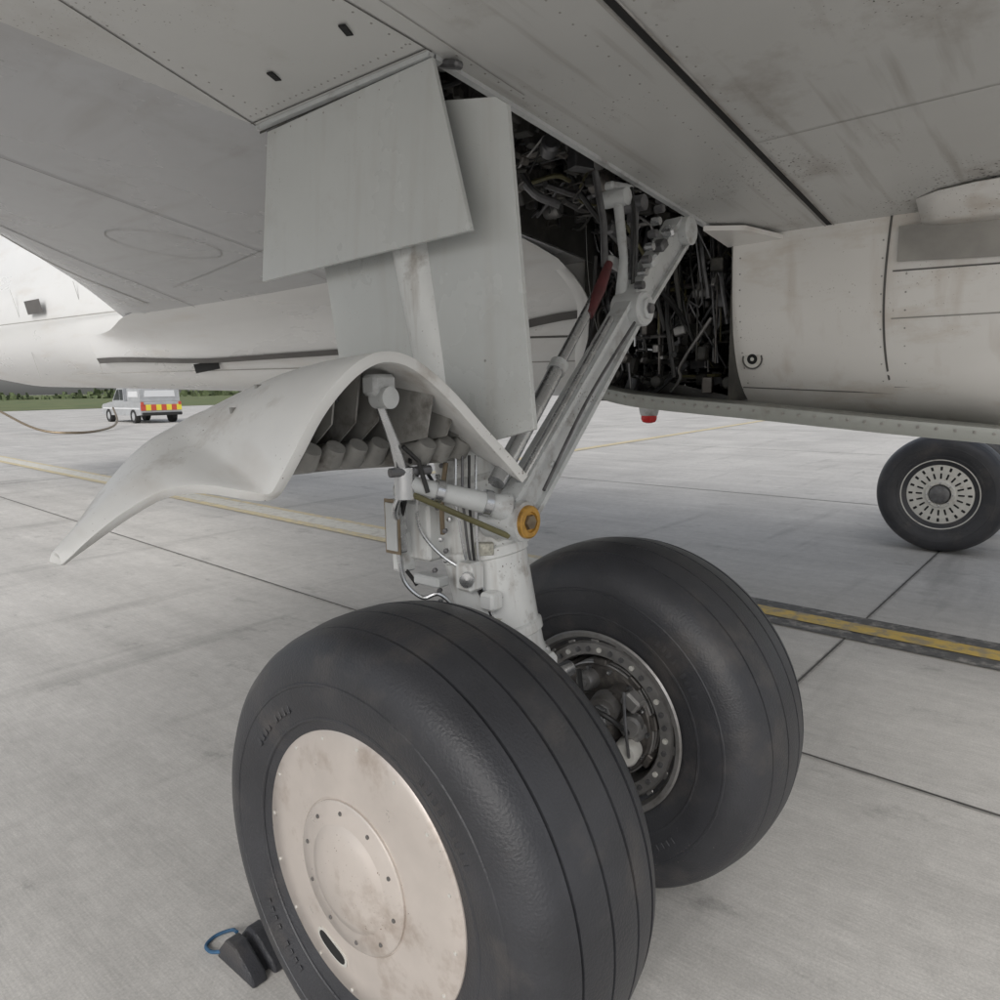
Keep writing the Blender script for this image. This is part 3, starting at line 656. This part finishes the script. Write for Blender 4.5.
for y,k in((-.60,0),(-.68,.5),(-.8,.8),(-1.2,1),(-1.9,1.1)):
    rows.append([V((2.22,y,2.27-.02*k)),V((2.16-.06*k,y,2.285-.01*k)),V((2.10-.10*k,y,2.315)),V((2.04-.14*k,y,2.345))])
b.grid(rows,whitea);b.make("wing_root_fillet_and_shade_band",plane,smooth=60,solid=.006)
b=B()
def sx2(y,z):
    zb=1.60+max(0,(y-1))*.012;return skinx(z,zb,2.75,3.4)
def gseam(pts,w,m,o=.004):
    for (y0,z0),(y1,z1) in zip(pts[:-1],pts[1:]):
        a=V((sx2(y0,z0)-o,y0,z0));c=V((sx2(y1,z1)-o,y1,z1));d=(c-a).normalized();t=d.cross(V((-1,0,-.2)).normalized())*w/2
        b.add([a-t,c-t,c+t,a+t],[(0,1,2,3)],m)
gseam([(.98+.3*i,1.95+.010*i) for i in range(20)],.012,seam)
gseam([(.98+.3*i,1.82+.004*i) for i in range(26)],.008,seam_and_shade)
gseam([(6.5+.4*i,2.5+.01*i) for i in range(14)],.012,seam_and_shade)
gseam([(4.6,2.15),(4.62,1.75)],.008,seam)
gseam([(7.6,2.9),(7.62,1.9)],.012,seam_and_shade);gseam([(9.6,3.0),(9.62,1.9)],.012,seam_and_shade)
gseam([(5.0,1.93),(5.5,1.90)],.09,black);gseam([(8.6,2.72),(9.1,2.73)],.16,seam)
b.make("fuselage_seams",plane,smooth=0)
b=B();rows=[]
for i in range(39):
    y=YB1+.02+i*.17;k=ss(.9,2.2,y);e=ss(4.6,7.4,y)
    yy=min(y,6.2);zt=zw(1.75,yy)
    base=[V((1.62,y,zw(1.62,yy)-.002)),V((1.80,y,zt-.02-.02*k)),V((1.98,y,zt-.06-.03*k)),V((2.10,y,zt-.12-.04*k)),V((2.17,y,zt-.20-.05*k)),V((2.215,y,zt-.29-.05*k)),V((2.26,y,zt-.31-.05*k))]
    tgt=[V((sx2(y,z)+.01,y,z)) for z in (2.30,2.28,2.24,2.2,2.14,2.07,2.03)]
    rows.append([p.lerp(q,e) for p,q in zip(base,tgt)])
b.grid(rows,white)
b.make("wing_body_fairing",plane,smooth=60)
b=B()
for a,c in zip(rows[:-1],rows[1:]):
    b.add([a[5]+V((-.006,0,-.004)),c[5]+V((-.006,0,-.004)),c[6]+V((0,0,-.02)),a[6]+V((0,0,-.02))],[(0,1,2,3)],seam)
b.make("fairing_edge_seal",plane,smooth=0)
b=B()
pp=resm([(2.05,1.02,2.32),(2.07,.93,2.22),(2.14,.90,2.10),(2.18,.93,1.95),(2.2,.95,1.80),(2.26,.96,1.66)],5)
b.grid([[p for p in pp],[p+V((.0,.07,0)) for p in pp],[p+V((.10,.09,0)) for p in pp]],white);b.make("bay_forward_edge",plane,smooth=50,solid=.01)
b=B();redl=M("red_lens",(.6,.02,.02),.2,var=.05)
b.rev((3.5,1.28,1.61),(0,0,-1),[(0,.08),(.10,.07),(.14,.06),(.145,.055)],staym,n=28)
b.rev((3.5,1.28,1.61),(0,0,-1),[(.145,.055),(.17,.055),(.19,.045),(.198,.02),(.199,.0003)],redl,n=28)
b.make("anti_collision_beacon",plane)
# ---------------------------------------------------------------- chock
ch=empty("wheel_chock",(0,0,0))
b=B()
for i in range(5):
    x=-.20+.07*i
    b.plate([V((x,.50,.002)),V((x,.70,.002)),V((x,.69,.03)),V((x,.645,.085)),V((x,.60,.085)),V((x,.51,.03))],(.050,0,0),rubber)
b.plate([V((-.19,.53,.004)),V((-.19,.68,.004)),V((-.19,.63,.065)),V((-.19,.61,.065))],(.32,0,0),rubber)
b.make("chock_body",ch,smooth=0,bev=.008)
ropem=M("blue_rope",(.03,.09,.17),.7,var=.3,scale=40)
b=B();b.tube([(-.19,.67,.03),(-.21,.71,.02),(-.20,.76,.008),(-.16,.775,.008),(-.12,.75,.015),(-.13,.70,.04)],.0055,ropem,8,smooth=8);b.make("chock_rope",ch)
# ---------------------------------------------------------------- truck
tr=empty("pickup_truck",(18.6,43.0,0));tr.rotation_euler=(0,0,math.atan2(.987,.087));tr.scale=(1.25,1.2,1.08)
tw=M("truck_white",(.62,.63,.64),.35,var=.03);tg=M("truck_glass",(.04,.045,.05),.15,var=.1);ty=M("hi_vis_yellow",(.72,.62,.06),.5,var=.05);trd=M("hi_vis_red",(.50,.08,.05),.5,var=.05);tb=M("truck_black",(.02,.02,.02),.6);tsil=M("truck_silver",(.40,.41,.42),.4,metal=.2)
b=B()
side=[(-2.6,.45),(-2.6,1.05),(-2.55,1.10),(-1.0,1.12),(.1,1.12),(1.3,1.10),(2.4,.98),(2.6,.85),(2.65,.45),(2.1,.38),(-2.2,.40)]
b.plate([(x,-.93,z) for x,z in side],(0,1.86,0),tsil)
cab=[(-.35,1.10),(-.35,1.80),(-.25,1.86),(.45,1.84),(1.25,1.14),(1.25,1.10)]
b.plate([(x,-.86,z) for x,z in cab],(0,1.72,0),tsil)
b.plate([(x,-.90,z) for x,z in [(-2.52,1.11),(-2.50,1.74),(-2.42,1.80),(-1.0,1.80),(-.92,1.74),(-.92,1.11)]],(0,1.80,0),tsil)
for s_ in(-1,1):
    b.plate([(.2,s_*.865,1.2),(1.05,s_*.865,1.2),(.45,s_*.865,1.74),(.2,s_*.865,1.76)],(0,s_*.01,0),tg)
    b.plate([(-.28,s_*.865,1.2),(.12,s_*.865,1.2),(.12,s_*.865,1.76),(-.28,s_*.865,1.76)],(0,s_*.01,0),tg)
    b.plate([(-2.3,s_*.905,1.35),(-1.1,s_*.905,1.35),(-1.1,s_*.905,1.65),(-2.3,s_*.905,1.65)],(0,s_*.01,0),tw)
    b.plate([(-2.5,s_*.935,.72),(2.4,s_*.935,.72),(2.4,s_*.935,.80),(-2.5,s_*.935,.80)],(0,s_*.006,0),tw)
    for x in(-1.65,1.65):
        b.rev((x,s_*.72,.36),(0,s_,0),[(0,.0003),(0,.36),(.23,.36),(.24,.33),(.24,.22)],tb,n=24);b.rev((x,s_*.72,.36),(0,s_,0),[(.22,.22),(.235,.1),(.235,.0003)],tsil,n=20)
b.plate([(-2.515,-.7,1.35),(-2.515,.7,1.35),(-2.50,.66,1.68),(-2.50,-.66,1.68)],(-.02,0,0),tw)
for i in range(8):
    y=-.93+.2325*i;b.plate([(-2.605,y,.66),(-2.605,y+.23,.66),(-2.605,y+.23,.96),(-2.605,y,.96)],(-.012,0,0),[ty,trd][i%2])
b.box((-2.68,0,.48),(.12,1.8,.16),tb,None,.03);b.box((.05,0,1.92),(.2,1.1,.10),ty,None,.03)
for s_ in(-1,1):b.box((-2.62,s_*.85,1.02),(.04,.12,.16),trd)
b.make("truck_body",tr,smooth=0,bev=.03)
hz=empty("ground_power_cable")
b=B();b.tube([(9.2,40,1.72),(9.4,37,1.2),(10.0,33.5,.25),(11.2,32.5,.06),(13,34,.10),(14.3,36,.35),(15.2,38.5,.95)],.05,brassm,8,smooth=6);b.make("cable",hz)
# ---------------------------------------------------------------- camera
cd=bpy.data.cameras.new("camera");cam=bpy.data.objects.new("camera",cd);sc.collection.objects.link(cam)
rt=V((.6409,-.7674,-.0165));fw=V((.7569,.6354,-.153))
fw.normalize();rt=(rt-fw*rt.dot(fw)).normalized();u_=rt.cross(fw)
cam.matrix_world=Matrix((( rt.x,u_.x,-fw.x,-1.1383),(rt.y,u_.y,-fw.y,-1.2303),(rt.z,u_.z,-fw.z,1.6806),(0,0,0,1)))
cd.sensor_width=36;cd.lens=26.26;cd.clip_start=.02;cd.clip_end=9000;sc.camera=cam
# ---------------------------------------------------------------- light
w=bpy.data.worlds.new("World");sc.world=w;w.use_nodes=True;nt=w.node_tree;bg=nt.nodes["Background"]
sk=nt.nodes.new("ShaderNodeTexSky");sk.sky_type='NISHITA';sk.sun_disc=False
el=math.radians(38);sd=V((-.8,-.35,0)).normalized()
sk.sun_elevation=el;sk.sun_rotation=math.atan2(sd.x,sd.y);sk.air_density=1.0;sk.dust_density=3;sk.ozone_density=1
hs=nt.nodes.new("ShaderNodeHueSaturation");hs.inputs["Saturation"].default_value=.32
nt.links.new(sk.outputs[0],hs.inputs["Color"]);nt.links.new(hs.outputs[0],bg.inputs[0]);bg.inputs[1].default_value=.15
ld=bpy.data.lights.new("sun","SUN");ld.energy=1.5;ld.angle=math.radians(42);ld.color=(1,.985,.965);lo=bpy.data.objects.new("sun",ld);sc.collection.objects.link(lo)
lo.rotation_euler=V((sd.x*math.cos(el),sd.y*math.cos(el),math.sin(el))).to_track_quat('Z','Y').to_euler()
sc.view_settings.view_transform='Standard';sc.view_settings.look='None';sc.view_settings.exposure=0
